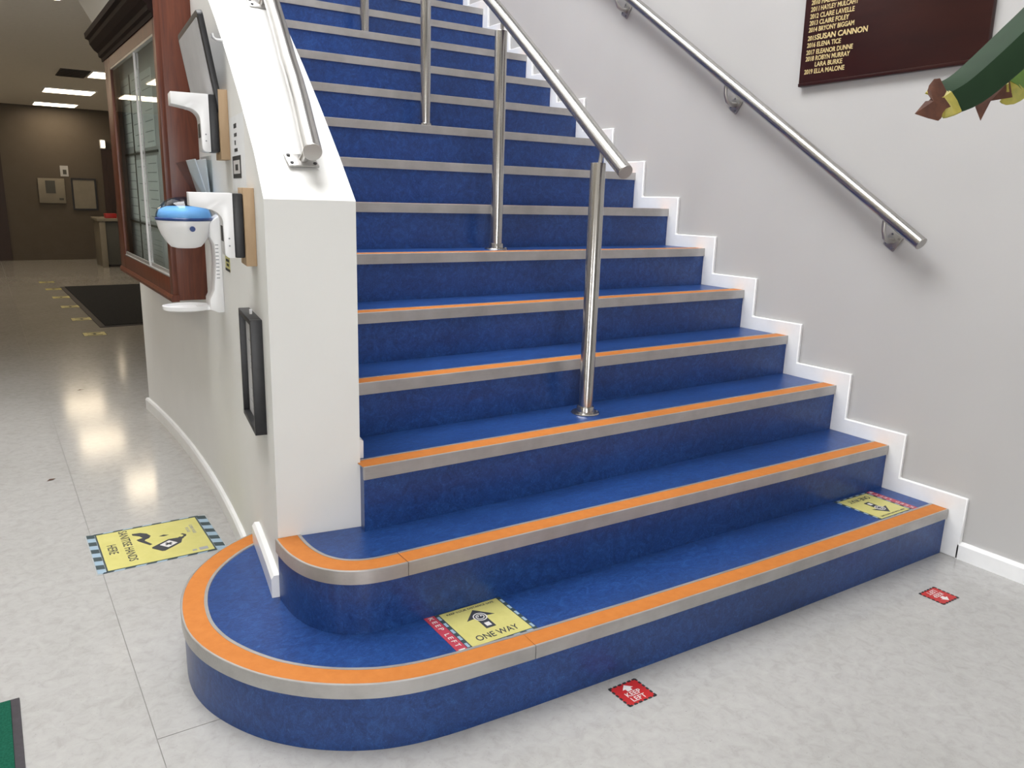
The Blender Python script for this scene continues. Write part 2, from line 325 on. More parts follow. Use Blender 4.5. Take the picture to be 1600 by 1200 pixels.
def densify(P, n=2):
    out = []
    for i in range(len(P)-1):
        p0 = Vector(P[max(i-1, 0)]); p1 = Vector(P[i]); p2 = Vector(P[i+1]); p3 = Vector(P[min(i+2, len(P)-1)])
        k = n if (p2-p1).length < .12 else 1
        for j in range(k):
            t = j/k; out.append(tuple(.5*((2*p1)+(p2-p0)*t+(2*p0-5*p1+4*p2-p3)*t*t+(3*p1-p0-3*p2+p3)*t**3)) if k > 1 else tuple(p1))
    return out+[P[-1]]
S1 = densify([S1[0]]+S1[1:], 3); S2 = densify(S2, 3)
def inset(P, d):
    out = []
    for i, p in enumerate(P):
        p = Vector(p); q0 = Vector(P[max(i-1, 0)]); q1 = Vector(P[min(i+1, len(P)-1)]); t = (q1-q0).normalized()
        out.append((p.x+t.y*d, p.y-t.x*d))
    return out
def nosing(z, path, parent, cuts=()):
    """path runs from the right wall to the left; swept profile turns inward on its right, so reverse it"""
    segs = []; last = 0
    for c in list(cuts)+[len(path)-1]: segs.append(path[last:c+1]); last = c
    for sgm in segs:
        q = sgm[::-1]
        if len(segs) > 1:
            a, b = Vector(q[0]), Vector(q[-1]); q[0] = tuple(a+(Vector(q[1])-a).normalized()*.0008); q[-1] = tuple(b+(Vector(q[-2])-b).normalized()*.0008)
        tr = MB().sweep(q, [(.009, z-.032), (0, z-.032), (0, z+.002), (.001, z+.003), (.005, z+.003), (.005, z+.0012), (.056, z+.0012), (.056, z+.003), (.064, z+.003), (.065, z-.0005), (.009, z-.0005)]).build('nosing_trim', M_ALU, parent, smooth=30)
        MB().sweep(q, [(.0052, z+.0011), (.0052, z+.0025), (.0558, z+.0025), (.0558, z+.0011)]).build('nosing_insert', M_ORANGE, parent, smooth=30)
for k in range(17):
    zb = 0 if k == 0 else Z[k-1]-.02
    if k == 0: front = inset(S1, .006); outl = front+[(outer(1.0)+.02, 1.0), (outer(.6)+.03, .6), (-1.95, .6), (-.002, .6)]
    elif k == 1: front = inset(S2, .006); outl = front+[(-1.95, .575), (-1.95, .62), (-.002, .62)]
    else:
        y0 = k*T+OV; y1 = (k+1)*T+OV+.03
        if k == 16: y1 = 6.9
        xl = lambda y: (inner(y)+.0005 if y < YEND else -1.86)
        outl = [(-.001, y0), (xl(y0), y0), (xl(min(y1, 5)), y1), (-.001, y1)]
        if k == 16: outl = [(-.001, y0), (-1.86, y0), (-1.86, 6.9), (-.001, 6.9)]
    s = MB().prism(outl, zb, Z[k]).build('step', M_LINO, st, smooth=30)
    if k == 0: nosing(Z[0], S1, s, [[i for i, p in enumerate(S1) if p[0] <= -1.75][0]])
    elif k == 1: nosing(Z[1], S2, s, [[i for i, p in enumerate(S2) if p[0] <= -1.93][0]])
    else: nosing(Z[k], [(-.001, k*T), (xl(k*T), k*T)], s)

# ------------------------------------------------------------------ handrails
def bracket_screws(mb, c, r, d): pass
def raily(y): return -.935-.038*(y-2.95)**2 if y < 2.95 else -.935
RX = [(.4, -1.151), (.523, -1.137), (.65, -1.122), (.877, -1.088), (1.1, -1.057), (1.393, -1.022), (1.9, -.977), (2.4, -.952), (3.0, -.938), (4.0, -.935)]
def railx(y):
    for (a, u), (b, v) in zip(RX, RX[1:]):
        if a <= y <= b: return u+(v-u)*(y-a)/(b-a)
def railz(y): return 1.358+.6662*(y-.65)
ch = root(thing('center_handrail', 'stainless steel handrail on round posts running up the middle of the blue stairs', 'handrail', (-1.137, .65, Z[2])))
rl = MB().tube([(railx(y), y, railz(y)) for y in [.522+.1*i for i in range(33)]], .0228, 28).build('rail', M_STEEL, ch, smooth=50)
e0 = Vector((railx(.522), .522, railz(.522))); d0 = (Vector((railx(.622), .622, railz(.622)))-e0).normalized()
MB().tube([e0-d0*.003, e0-d0*.0005], [.0222, .0228], 28).build('end_cap', M_STEELD, rl, smooth=40)
for k, y in ((2, .65), (5, 1.393), (8, 2.136), (11, 2.879), (14, 3.62)):
    x = raily(y); z0 = Z[k]; zt = railz(y)-.058
    p = MB().tube([(x, y, z0+.004), (x, y, zt-.002), (x, y, zt)], [.0235, .0235, .0225], 28).build('post', M_STEEL, ch, smooth=40)
    MB().lathe([(0, z0), (.046, z0), (.047, z0+.002), (.045, z0+.005), (.030, z0+.008), (.0285, z0+.022), (.0275, z0+.024), (.0236, z0+.024)], 32, Matrix.Translation((x, y, 0))).build('base_flange', M_STEEL, p, smooth=40)
    MB().tube([(x+.004, y, zt-.01), ((x+railx(y))/2+.002, y, zt+.01), (railx(y)-.002, y, railz(y)-.02)], .0065, 14).build('spigot', M_STEELD, p, smooth=40)
    for a in (0, 2.09, 4.19): MB().tube([(x+.038*math.cos(a-.5), y+.038*math.sin(a-.5), z0+.004), (x+.038*math.cos(a-.5), y+.038*math.sin(a-.5), z0+.0085)], .004, 8).build('bolt', M_STEELD, p, smooth=40)
lh = root(thing('left_handrail', 'stainless steel handrail on low brackets along the sloping white wall top', 'handrail', (-2.06, .6, 1.2)))
LHP = [(-2.060, .590, 1.283), (-2.041, .68, 1.344), (-2.019, .78, 1.411), (-2.000, .875, 1.474), (-1.985, .967, 1.536), (-1.955, 1.12, 1.638), (-1.923, 1.294, 1.754), (-1.893, 1.5, 1.891), (-1.868, 1.75, 2.058), (-1.85, 2.0, 2.224), (-1.838, 2.4, 2.49)]
rl = MB().tube(LHP, .0228, 28).build('rail', M_STEEL, lh, smooth=50)
e0 = Vector(LHP[0]); d0 = (Vector(LHP[1])-e0).normalized(); MB().tube([e0-d0*.003, e0-d0*.0005], [.0222, .0228], 28).build('end_cap', M_STEELD, rl, smooth=40)
slope = math.atan(.666)
for y, xr in ((.672, -2.044), (1.42, -1.905), (2.2, -1.845)):
    c = Vector((xr-.012, y, ytop(y))); R = Matrix.Translation(c) @ Matrix.Rotation(slope, 4, 'X')
    bk = MB().box(-.042, .034, -.026, .026, .0005, .006, R).build('bracket', M_STEELD, lh, bevel=.002)
    top = Vector((xr, y, 0)); top.z = 1.352+(y-.69)*.666-.02
    MB().tube([R @ Vector((0, 0, .004)), R @ Vector((.002, 0, .018)), top-Vector((0, 0, .018)), top], [.011, .009, .009, .012], 14).build('stem', M_STEELD, bk, smooth=40)
    for u, v in ((-.033, -.016), (-.033, .016), (.025, -.016), (.025, .016)): MB().tube([R @ Vector((u, v, .006)), R @ Vector((u, v, .0085))], .0045, 10).build('screw', M_BPLA, bk, smooth=40)
rh = root(thing('right_handrail', 'stainless steel handrail on curved brackets along the grey right wall', 'handrail', (-.06, .2, 1.08)))
RA = Vector((-.06, .208, 1.076)); RB = Vector((-.06, 3.6, 1.076+.661*3.392))
rl = MB().tube([RA, RA.lerp(RB, .5), RB], .0228, 28).build('rail', M_STEEL, rh, smooth=50)
d0 = (RB-RA).normalized(); MB().tube([RA-d0*.003, RA-d0*.0005], [.0222, .0228], 28).build('end_cap', M_STEELD, rl, smooth=40)
for y in (.352, 1.144, 1.888, 2.68):
    zc = RA.z+(y-.208)*.661; zb = zc-.096
    R = Matrix.Translation((.015, y, zb)) @ Matrix.Rotation(math.radians(33.5), 4, 'X')
    bk = MB().box(-.007, 0, -.025, .025, -.030, .030, R).build('bracket', M_STEELD, rh, bevel=.002)
    MB().tube([(.012, y, zb), (-.02, y, zb), (-.045, y, zb+.012), (-.058, y, zb+.036), (-.06, y, zc-.02)], [.011, .010, .0085, .0075, .0075], 14).build('arm', M_STEELD, bk, smooth=50)
    for u, v in ((-.016, -.019), (.016, .019), (.016, -.019), (-.016, .019)): MB().tube([R @ Vector((-.007, u, v)), R @ Vector((-.0095, u, v))], .004, 8).build('screw', M_STEEL, bk, smooth=40)

# ------------------------------------------------------------------ honours board on the right wall
hb = root(thing('honours_board', 'dark brown wooden honours board with gold lettering on the right wall', 'board', (-.005, .45, 1.64)))
RB_ = Matrix.Translation((0, .822, 1.640)) @ Matrix.Rotation(math.radians(-1.2), 4, 'X')
pn = MB().box(-.006, .0145, -.707, 0, .012, .95, RB_).build('panel', M_BOARD, hb, bevel=.003)
m = MB().prism([(-.008, 0), (.0145, 0), (.0145, .0125), (-.010, .0125)], -.707, 0, ax=1, M=Matrix.Translation((0, .822, 1.640)) @ Matrix.Rotation(math.radians(-1.2), 4, 'X') )
m.build('bottom_moulding', M_BOARD, hb, bevel=.002)
ROWS = [('2019', 'ELLA MALONE', 1.684, .626), ('', 'LARA BURKE', 1.708, .638), ('2018', 'ROBYN MURRAY', 1.731, .610), ('2017', 'ELEANOR DUNNE', 1.754, .601), ('2016', 'ELENA TICE', 1.780, .654),
        ('2015', 'SUSAN CANNON', 1.805, .549), ('2014', 'BRYONY BIGGAM', 1.835, .607), ('2013', 'CLAIRE FOLEY', 1.859, .631), ('2012', 'CLARE LAVELLE', 1.883, .612), ('2011', 'HAYLEY MULCAHY', 1.908, .599), ('2010', 'MADELEINE', 1.932, .660)]
MT = lambda y, z: Matrix(((0, 0, -1, -.0062), (-1, 0, 0, y), (0, 1, 0, z), (0, 0, 0, 1)))
for yr, nm, z, ye in ROWS:
    g = MB(); h = .0175; b = .03 if nm == 'SUSAN CANNON' else .02
    if yr: g.add(*text_mesh(yr, .037, h, MT(.800, z), .0006, .02))
    h = .0205 if nm == 'SUSAN CANNON' else h
    ys_ = .761 if nm == 'SUSAN CANNON' else .756
    g.add(*text_mesh(nm, ys_-ye, h, MT(ys_, z), .0006, b))
    g.build('lettering', M_GOLD, hb)

# ------------------------------------------------------------------ stickers on floor and steps (flat print, thin real sheets)
def sticker_parts(par, lay):
    for name, mt, polys, z in lay:
        if name in ('hazard_stripe', 'pictogram', 'cross'):
            for p in polys:
                g = MB().prism(p, z-.0003, z+.0001); g.local = True; g.build(name, mt, par)
            continue
        g = MB()
        for p in polys:
            if isinstance(p, tuple) and p and p[0] == 'T':
                _, s, w, h, u, v, rot = p; g.add(*text_mesh(s, w, h, Matrix.Translation((u, v, z)) @ Matrix.Rotation(rot, 4, 'Z'), .0002, .008))
            else: g.prism(p, z-.0003, z+.0001)
        g.local = True; o = g.build(name, mt, par)
        if name in ('border', 'printed_marks', 'smiley', 'small_print'): o['kind'] = 'stuff'
def circ(u, v, r, n=24): return [(u+r*math.cos(2*math.pi*i/n), v+r*math.sin(2*math.pi*i/n)) for i in range(n)]
def ring(u, v, r0, r1, n=24):
    return [[(u+r0*math.cos(2*math.pi*i/n), v+r0*math.sin(2*math.pi*i/n)), (u+r1*math.cos(2*math.pi*i/n), v+r1*math.sin(2*math.pi*i/n)),
             (u+r1*math.cos(2*math.pi*(i+1)/n), v+r1*math.sin(2*math.pi*(i+1)/n)), (u+r0*math.cos(2*math.pi*(i+1)/n), v+r0*math.sin(2*math.pi*(i+1)/n))] for i in range(n)]
# hand sanitiser floor sign: local x = up of the print is +x, reads along -y.  centre at (-2.348, 1.455)
sg = thing('sanitise_sign', 'yellow floor sticker with bottle picture and wording about hands beside the curved wall', 'sticker', (-2.349, 1.455, 0))
hz_d = []; hz_l = []
W2, H2 = .163, .153
for i in range(10):
    v0 = -H2-.012+i*.0328
    (hz_d if i % 2 else hz_l).append([(-W2-.030, v0+.006), (-W2-.006, v0), (-W2-.006, v0+.0328), (-W2-.030, v0+.0388)])
    (hz_d if i % 2 else hz_l).append([(W2+.006, v0), (W2+.036, v0-.012), (W2+.036, v0+.0208), (W2+.006, v0+.0328)])
for i in range(11):
    u0 = -W2-.012+i*.0315
    (hz_l if i % 2 else hz_d).append([(u0, H2+.004), (u0+.0315, H2+.004), (u0+.0375, H2+.013), (u0+.006, H2+.013)])
    (hz_l if i % 2 else hz_d).append([(u0, -H2-.004), (u0+.0315, -H2-.004), (u0+.0255, -H2-.013), (u0-.006, -H2-.013)])
tx = lambda s, w, h, u, v: ('T', s, w, h, u, v, -math.pi/2)
def tilt(P, a=math.radians(35), c=(.037, -.039)): return [(c[0]+l*math.cos(a)-w*math.sin(a), c[1]+l*math.sin(a)+w*math.cos(a)) for l, w in P]
bott = tilt([(-.050, -.022), (-.044, -.029), (.028, -.029), (.050, -.012), (.050, .012), (.028, .029), (-.044, .029), (-.050, .022)])
pump = tilt([(.051, -.010), (.062, -.010), (.062, .010), (.051, .010)])
noz = tilt([(.063, -.005), (.076, -.005), (.086, .004), (.086, .022), (.078, .022), (.078, .008), (.070, .004), (.063, .004)])
drop2 = [(.020, .040), (.036, .034), (.052, .038), (.036, .048)]
hand = [(-.057, .106), (-.030, .102), (-.012, .086), (-.003, .060), (-.011, .043), (-.024, .036), (-.028, .028), (-.010, -.014), (-.018, -.019), (-.046, .030), (-.051, .046), (-.030, .055), (-.037, .073), (-.057, .093)]
sticker_parts(sg, [('film', M_FILM, [rect(-W2-.034, W2+.038, -H2-.016, H2+.016)], .0004), ('hazard_border', M_HAZD, [rect(-W2-.005, W2+.005, -H2-.005, H2+.005)], .0008), ('hazard_stripe', M_HAZD, hz_d, .0008), ('hazard_stripe', M_HAZL, hz_l, .0008),
    ('panel', M_YEL, [rect(-W2, W2, -H2, H2)], .0012), ('pictogram', M_SINK, [bott, pump, noz, drop2, hand], .0016), ('bottle_label', M_WPRI, [tilt(rect(-.020, .022, -.019, .019))], .002),
    ('cross', M_SINK, [tilt([(-.012, -.004), (-.003, -.004), (-.003, -.013), (.005, -.013), (.005, -.004), (.014, -.004), (.014, .004), (.005, .004), (.005, .013), (-.003, .013), (-.003, .004), (-.012, .004)])], .0024),
    ('lettering', M_SINK, [tx('SANITISE HANDS', .262, .028, -.096, .146), tx('HERE', .078, .028, -.144, .044)], .0016),
    ('lettering', M_INKG, [tx('COVID-19 SAFE', .082, .011, .128, .092), tx('PLEASE', .045, .010, .112, .072)], .0016), ('small_print', M_INKG, [rect(.118, .146, -.140, -.118), rect(.096, .110, -.136, -.124)], .0016)])
def one_way(loc, rz, label, caption):
    t = thing('one_way_sign', label, 'sticker', loc, rz, )
    hw, hh = .0845, .0835
    d = [rect(-hw-.012, hw+.012, -hh-.010, hh+.012)]; l = []
    for i in range(5):
        u = -hw-.008+i*.037; l.append([(u, hh+.004), (u+.019, hh+.004), (u+.021, hh+.011), (u+.002, hh+.011)]); l.append([(u+.01, -hh-.008), (u+.028, -hh-.008), (u+.026, -hh-.003), (u+.008, -hh-.003)])
        v = -hh+.006+i*.034; l.append(rect(-hw-.0105, -hw-.0035, v, v+.018)); l.append(rect(hw+.0035, hw+.0105, v-.004, v+.014))
    arrow = [(.0, .062), (.040, .020), (.014, .024), (.014, -.030), (-.014, -.030), (-.014, .024), (-.040, .020)]
    up_ = lambda s, w, h, u, v: ('T', s, w, h, u, v, 0)
    strip = ('T', 'K E E P   L E F T', .146, .013, -hw-.0325, .082, -math.pi/2)
    sticker_parts(t, [('hazard_border', M_HAZD, d, .0006), ('hazard_stripe', M_HAZL, l, .001), ('panel', M_YEL, [rect(-hw, hw, -hh, hh)], .001), ('arrow', M_SINK, [arrow], .0014),
        ('smiley', M_WPRI, ring(0, .024, .0155, .0185)+ring(0, .024, .009, .0115)+[circ(-.004, .027, .0022, 10), circ(.004, .027, .0022, 10), rect(-.007, .007, -.022, -.006)], .0018),
        ('lettering', M_SINK, [up_('ONE WAY', .118, .023, -.060, -.070), up_(caption, .138, .008, -.069, .068)], .0014),
        ('side_strip', M_PINK, [rect(-hw-.041, -hw-.0125, -hh-.008, hh+.014)], .0008), ('lettering', M_WPRI, [strip], .0012), ('strip_arrow', M_WPRI, [[(-hw-.036, -.076), (-hw-.017, -.076), (-hw-.0265, -.090)]], .0012)])
    return t
one_way((-1.794, .197, Z[0]), 0, 'yellow arrow sticker on the bottom step, at the rounded left end', 'KEEP YOUR DISTANCE SAFE')
one_way((-.2055, .157, Z[0]), math.pi, 'yellow arrow sticker on the bottom step, at the right end by the wall skirting', 'KEEP YOUR DISTANCE SAFE')
def keep_left(loc, rz, label):
    t = thing('keep_left_sign', label, 'sticker', loc, rz)
    dash = []
    for i in range(6):
        a = -.044+i*.0155
        for s in (-1, 1): dash.append(rect(a, a+.010, s*.039-.0028, s*.039+.0028)); dash.append(rect(s*.043-.0028, s*.043+.0028, a*.9, a*.9+.009))
    up_ = lambda s, w, h, u, v: ('T', s, w, h, u, v, 0)
    sticker_parts(t, [('panel', M_RED, [rect(-.0435, .0435, -.0395, .0395)], .0006), ('border', M_INK, dash, .001), ('arrow', M_WPRI, [[(0, .033), (.017, .017), (.008, .017), (.008, .008), (-.008, .008), (-.008, .017), (-.017, .017)]], .001),
        ('lettering', M_WPRI, [up_('KEEP', .046, .0155, -.023, -.011), up_('LEFT', .044, .0155, -.022, -.031)], .001)])
keep_left((-1.503, -.037, 0), 0, 'red square floor sticker nearest the camera, in front of the bottom step')
keep_left((-.324, -.166, 0), math.pi, 'red square floor sticker lying upside down at the right, near the wall baseboard')

# ------------------------------------------------------------------ noticeboard cabinet on the curved wall
XF, XB, Y0, Y1, ZB, ZT = -2.176, -2.056, 1.766, 3.012, .786, 1.80
cb = root(thing('notice_cabinet', 'mahogany display cabinet with sliding glass front hung on the white curved wall', 'cabinet', (-2.11, 2.39, ZB)))
MB().box(XF+.018, XB+.012, Y0, Y0+.022, ZB, ZT+.062).build('side_panel', M_WOOD, cb, bevel=.002)
MB().box(XF+.018, XB-.004, Y1-.022, Y1, ZB, ZT).build('side_panel', M_WOOD, cb, bevel=.002)
MB().box(XF+.056, XF+.066, Y0+.022, Y1-.022, ZB+.022, ZT-.06).build('back_panel', M_PGREY, cb)
MB().box(XF+.018, XB-.004, Y0+.02, Y1-.02, ZB, ZB+.022).build('bottom_panel', M_WOOD, cb)
MB().box(XF+.018, XB-.004, Y0+.02, Y1-.02, ZT-.06, ZT).build('top_panel', M_WOOD, cb)
fr = MB().box(XF, XF+.02, Y0, Y0+.045, ZB, ZT+.062).build('door_frame', M_WOOD, cb, bevel=.002)
MB().box(XF, XF+.02, Y1-.16, Y1, ZB, ZT-.02).build('door_frame', M_WOOD, cb, bevel=.002)
MB().box(XF, XF+.0205, Y0+.045, Y1-.16, ZB+.012, ZB+.082).build('bottom_rail', M_WOOD, cb, bevel=.003)
MB().prism([(XF-.006, ZB-.004), (XF+.02, ZB-.004), (XF+.02, ZB+.02), (XF-.002, ZB+.02), (XF-.008, ZB+.008)], Y0-.004, Y1+.004, ax=1).build('bottom_moulding', M_WOOD, cb)
MB().box(XF+.001, XF+.02, Y0+.045, Y1-.16, ZT-.10, ZT-.02).build('top_rail', M_WOOD, cb)
cpr = [(XF-.004, ZT-.055), (XF-.006, ZT-.04), (XF-.016, ZT-.034), (XF-.018, ZT-.018), (XF-.034, ZT-.006), (XF-.050, ZT+.018), (XF-.052, ZT+.034), (XF-.066, ZT+.040), (XF-.068, ZT+.062), (XF+.0, ZT+.062), (XF+.0, ZT-.055)]
MB().prism(cpr, Y0+.002, Y1+.04, ax=1).build('cornice', M_CORN, cb)
gl = MB().box(XF+.006, XF+.009, 2.25, Y1-.162, ZB+.086, ZT-.1).build('glass_pane', M_GLASS, cb)
g2 = MB().box(XF+.013, XF+.016, Y0+.047, 2.30, ZB+.086, ZT-.1).build('glass_pane', M_GLASS, cb)
MB().box(XF-.001, XF+.019, Y0+.045, Y1-.16, ZB+.082, ZB+.087).build('metal_track', M_ALU, cb)
MB().box(XF+.004, XF+.011, 2.24, Y1-.162, ZB+.087, ZB+.1).build('pane_edge', M_ALU, gl)
MB().box(XF+.011, XF+.018, Y0+.047, 2.31, ZB+.087, ZB+.1).build('pane_edge', M_ALU, g2)
MB().box(XF+.002, XF+.018, Y0+.045, Y1-.16, ZT-.108, ZT-.098).build('metal_track', M_ALU, cb)
MB().box(XF+.004, XF+.012, 2.249, 2.253, ZB+.09, ZT-.1).build('glass_stile', M_ALU, cb)
# papers pinned inside the cabinet
XP = XF+.0555
def notice(y0, y1, z0, z1, label, mt=M_PAPER, lines=7, head=True):
    t = root(thing('notice', label, 'notice', (XP, (y0+y1)/2, z0), group='papers pinned in the cabinet'))
    MB().box(XP-.0012, XP, y0, y1, z0, z1).build('sheet', mt, t)
    g = MB()
    for i in range(lines):
        z = z1-.03-(z1-z0-.05)*i/max(1, lines-1); g.box(XP-.0016, XP-.001, y0+.02, y1-.02-.06*random.random(), z-.0018, z+.0018)
    tag(g.build('printed_lines', M_INKG, t), kind='stuff')
notice(2.715, 2.945, 1.36, 1.655, 'white paper at the upper far end inside the cabinet')
notice(2.465, 2.695, 1.338, 1.66, 'white paper in the upper middle of the cabinet')
notice(2.20, 2.445, 1.345, 1.64, 'white paper at the upper near end inside the cabinet')
notice(2.715, 2.945, 1.04, 1.315, 'white paper halfway down at the far end of the cabinet')
notice(2.465, 2.695, 1.036, 1.30, 'white paper with heavy lines in the centre of the cabinet', lines=4)
notice(2.20, 2.445, 1.045, 1.31, 'white paper halfway down at the near end of the cabinet')
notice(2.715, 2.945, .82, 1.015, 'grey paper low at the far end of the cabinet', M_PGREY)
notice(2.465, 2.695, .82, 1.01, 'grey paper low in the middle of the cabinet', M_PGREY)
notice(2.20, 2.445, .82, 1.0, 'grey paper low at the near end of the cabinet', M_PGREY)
for a in ((2.16, 2.98, 1.322, 1.331), (2.700, 2.710, .82, 1.66), (2.450, 2.460, .82, 1.66), (2.16, 2.98, 1.021, 1.029)): MB().box(XP-.004, XP+.0003, *a).build('backing_batten', M_DGREY, cb)

# ------------------------------------------------------------------ things on the curved wall, built in a wall frame: x out of the wall is -x, y along the wall
def wall_thing(name, label, cat, y, z, group=None):
    sl = -.086*(y-2.45)
    t = thing(name, label, cat, (outer(y), y, z), -math.atan(sl), group); ROOTLOC[t.name] = Vector((0, 0, 0)); return t
def L(): m = MB(); m.local = True; return m
def arc(cx, cz, r, a0, a1, n=6): return [(cx+r*math.cos(a0+(a1-a0)*i/n), cz+r*math.sin(a0+(a1-a0)*i/n)) for i in range(n+1)]
def sensor(y, z, label):
    t = wall_thing('wall_sensor', label, 'sensor', y, z, None)
    L().box(-.026, -.0005, 0, .11, 0, .192).build('backing_board', M_PLY, t, bevel=.001)
    L().box(-.0505, -.026, .012, .098, .020, .178).build('back_plate', M_BPLA, t, bevel=.004)
    pi = math.pi
    P = [(-.0505, .178), (-.150, .178), (-.150, .146)]+[(-.125, .142), (-.108, .139)]+arc(-.108, .105, .033, pi/2, .12, 8)+[(-.074, .05), (-.0735, .034)]+arc(-.0615, .032, .012, pi, 1.5*pi, 4)+[(-.0505, .020)]
    b = L().prism(P, .014, .096, ax=1).build('housing', M_WPLA, t, bevel=.004, smooth=30)
    for zz in (.050, .068): L().tube([(-.0625, .0145, zz), (-.0625, .0132, zz)], .0022, 10).build('screw_hole', M_INKG, b)
    L().box(-.0755, -.0730, .030, .080, .060, .098).build('sensor_window', M_BPLA, b)
    return t
sensor(.727, 1.003, 'white arm-shaped wall device on a plywood block, nearer the end of the wall')
sensor(1.135, 1.272, 'white arm-shaped wall device on a plywood block, beside the mahogany cabinet')
# globe dispenser with drip tray
gd = wall_thing('sanitiser_dispenser', 'white globe hand sanitiser dispenser with blue lid and drip tray', 'dispenser', 1.47, 0)
GC = Matrix.Translation((-.102, .0, 1.084)); R = .0865
bowl = [(0, -.087), (.030, -.0865), (.046, -.082), (.060, -.066), (.073, -.044), (.082, -.020), (R, 0), (R-.002, .004), (0, .004)]
b = L().lathe(bowl, 36, GC).build('bowl', M_WPLA, gd, smooth=50)
L().lathe([(R+.0005, .002), (R+.0022, .004), (R+.0022, .009), (R+.0005, .011), (R-.002, .0115)], 36, GC).build('lid_rim', M_DBLUE, gd, smooth=50)
lid = [(R+.0005, .009), (R-.001, .022), (R-.008, .040), (R-.022, .057), (.045, .069), (.022, .0755), (0, .0775)]
lo_ = L().lathe(lid, 36, GC).build('lid', M_BLUEP, gd, smooth=50)
L().lathe([(0, .005), (.080, .005), (.082, .018), (.076, .036), (.052, .046), (0, .048)], 30, GC).build('gel_tank', M_GEL, gd, smooth=50)
L().tube([(-.102+.012, -.0835, 1.062), (-.102+.012, -.0880, 1.062)], .0085, 18).build('button', M_DBLUE, gd, smooth=50)
bp = L().prism([(-.045, .796), (-.045, .83), (-.030, .86), (-.020, .95), (-.022, 1.01), (-.034, 1.035), (-.034, 1.08), (-.0005, 1.105), (-.0005, .786), (-.02, .786)], -.050, .050, ax=1).build('back_plate', M_WPLA, gd, bevel=.003)
tr = [(-.045+0, 0)]
L().lathe([(0, -.004), (.055, -.004), (.062, 0), (.063, .012), (.059, .013), (.056, .004), (0, .003)], 36, Matrix.Translation((-.112, 0, .797)), sx=1.22, sy=1).build('drip_tray', M_WPLA, gd, smooth=50)
L().box(-.08, -.03, -.040, .040, .794, .806).build('tray_neck', M_WPLA, gd, bevel=.003)
g = L()
for i in range(10): g.box(-.020, -.010, -.0503, -.0498, .90+i*.012, .903+i*.012)
tag(g.build('vent_slot', M_INKG, bp), kind='stuff')
# clear leaflet pocket behind it
lp = wall_thing('leaflet_pocket', 'clear acrylic leaflet pocket fixed to the wall above the globe dispenser', 'holder', 1.62, 1.13)
L().box(-.004, -.0005, -.11, .11, .0, .165).build('back_sheet', M_ACR, lp)
L().prism([(-.016, 0), (-.013, 0), (-.085, .142), (-.088, .142)], -.11, .11, ax=1).build('front_sheet', M_ACR, lp)
L().prism([(-.014, 0), (-.003, 0), (-.003, .150), (-.060, .150), (-.085, .142)], -.1115, -.109, ax=1).build('side_sheet', M_ACR, lp)
L().prism([(-.014, 0), (-.003, 0), (-.003, .150), (-.060, .150), (-.085, .142)], .109, .1115, ax=1).build('side_sheet', M_ACR, lp)
L().box(-.0145, -.003, -.11, .11, -.002, .001).build('base_strip', M_ACR, lp)
lf = wall_thing('leaflet', 'white folded leaflet standing in the clear acrylic pocket', 'leaflet', 1.62, 1.132)
L().prism([(-.013, 0), (-.011, 0), (-.050, .15), (-.054, .15)], -.10, .10, ax=1).build('folded_sheet', M_PAPER, lf)
L().prism([(-.010, 0), (-.008, 0), (-.018, .152), (-.021, .152)], -.10, .10, ax=1).build('folded_sheet', M_PAPER, lf)
# paper notice on the wall between the two devices
pn_ = wall_thing('paper_notice', 'white paper notice with black boxed picture on the wall between the white devices', 'notice', .985, 1.185)
L().box(-.0012, -.0003, -.125, .13, 0, .2).build('sheet', M_PAPER, pn_)
g = L()
for v, z, w, h in ((.0, .168, .05, .012), (.0, .146, .05, .009), (.01, .124, .022, .012), (.0, .106, .06, .009)): g.box(-.0018, -.001, v-w/2+.03, v+w/2+.03, z, z+h)
g.box(-.0018, -.001, -.05, .11, .035, .095); tag(g.build('printed_marks', M_INK, pn_), kind='stuff')
L().box(-.0024, -.0016, -.03, .09, .047, .083).build('picture_window', M_WPRI, pn_)
L().box(-.003, -.0022, 0, .05, .056, .072).build('picture', M_INK, pn_)
# yellow label
yl = wall_thing('yellow_label', 'small yellow label with dark marks on the wall between globe dispenser and plywood block', 'label', 1.30, .935)
L().box(-.0012, -.0003, -.04, .05, 0, .062).build('sheet', M_YEL, yl)
g = L()
for i, (w, z) in enumerate(((.05, .05), (.06, .034), (.04, .02))): g.box(-.0018, -.001, -w/2, w/2, z-.004, z+.004)
g.box(-.0018, -.001, -.04, .05, 0, .008); tag(g.build('printed_marks', M_INK, yl), kind='stuff')
# black framed notice, low on the wall
f1 = wall_thing('picture_frame', 'black framed notice hanging low near the end of the curved wall', 'frame', .800, .570)
yA, yB, H = -.112, .122, .302
L().box(-.012, -.0005, yA+.01, yB-.01, .01, H-.01).build('backing', M_BPLA, f1)
for nm, bx in (('frame_side', (yA, yA+.014, 0, H)), ('frame_side', (yB-.014, yB, 0, H)), ('frame_rail', (yA+.014, yB-.014, 0, .014)), ('frame_rail', (yA+.014, yB-.014, H-.014, H))):
    L().box(-.030, -.0005, *bx).build(nm, M_BPLA, f1, bevel=.0012)
L().box(-.014, -.012, yA+.014, yB-.014, .014, H-.014).build('notice_sheet', M_PGREY, f1)
g = L()
for i in range(12): g.box(-.0146, -.0138, yA+.04, yB-.04-.07*random.random(), H-.06-i*.019, H-.057-i*.019)
tag(g.build('printed_lines', M_INKG, f1), kind='stuff')
L().box(-.016, -.010, -.005, .005, H, H+.012).build('hanging_hook', M_WPLA, f1)
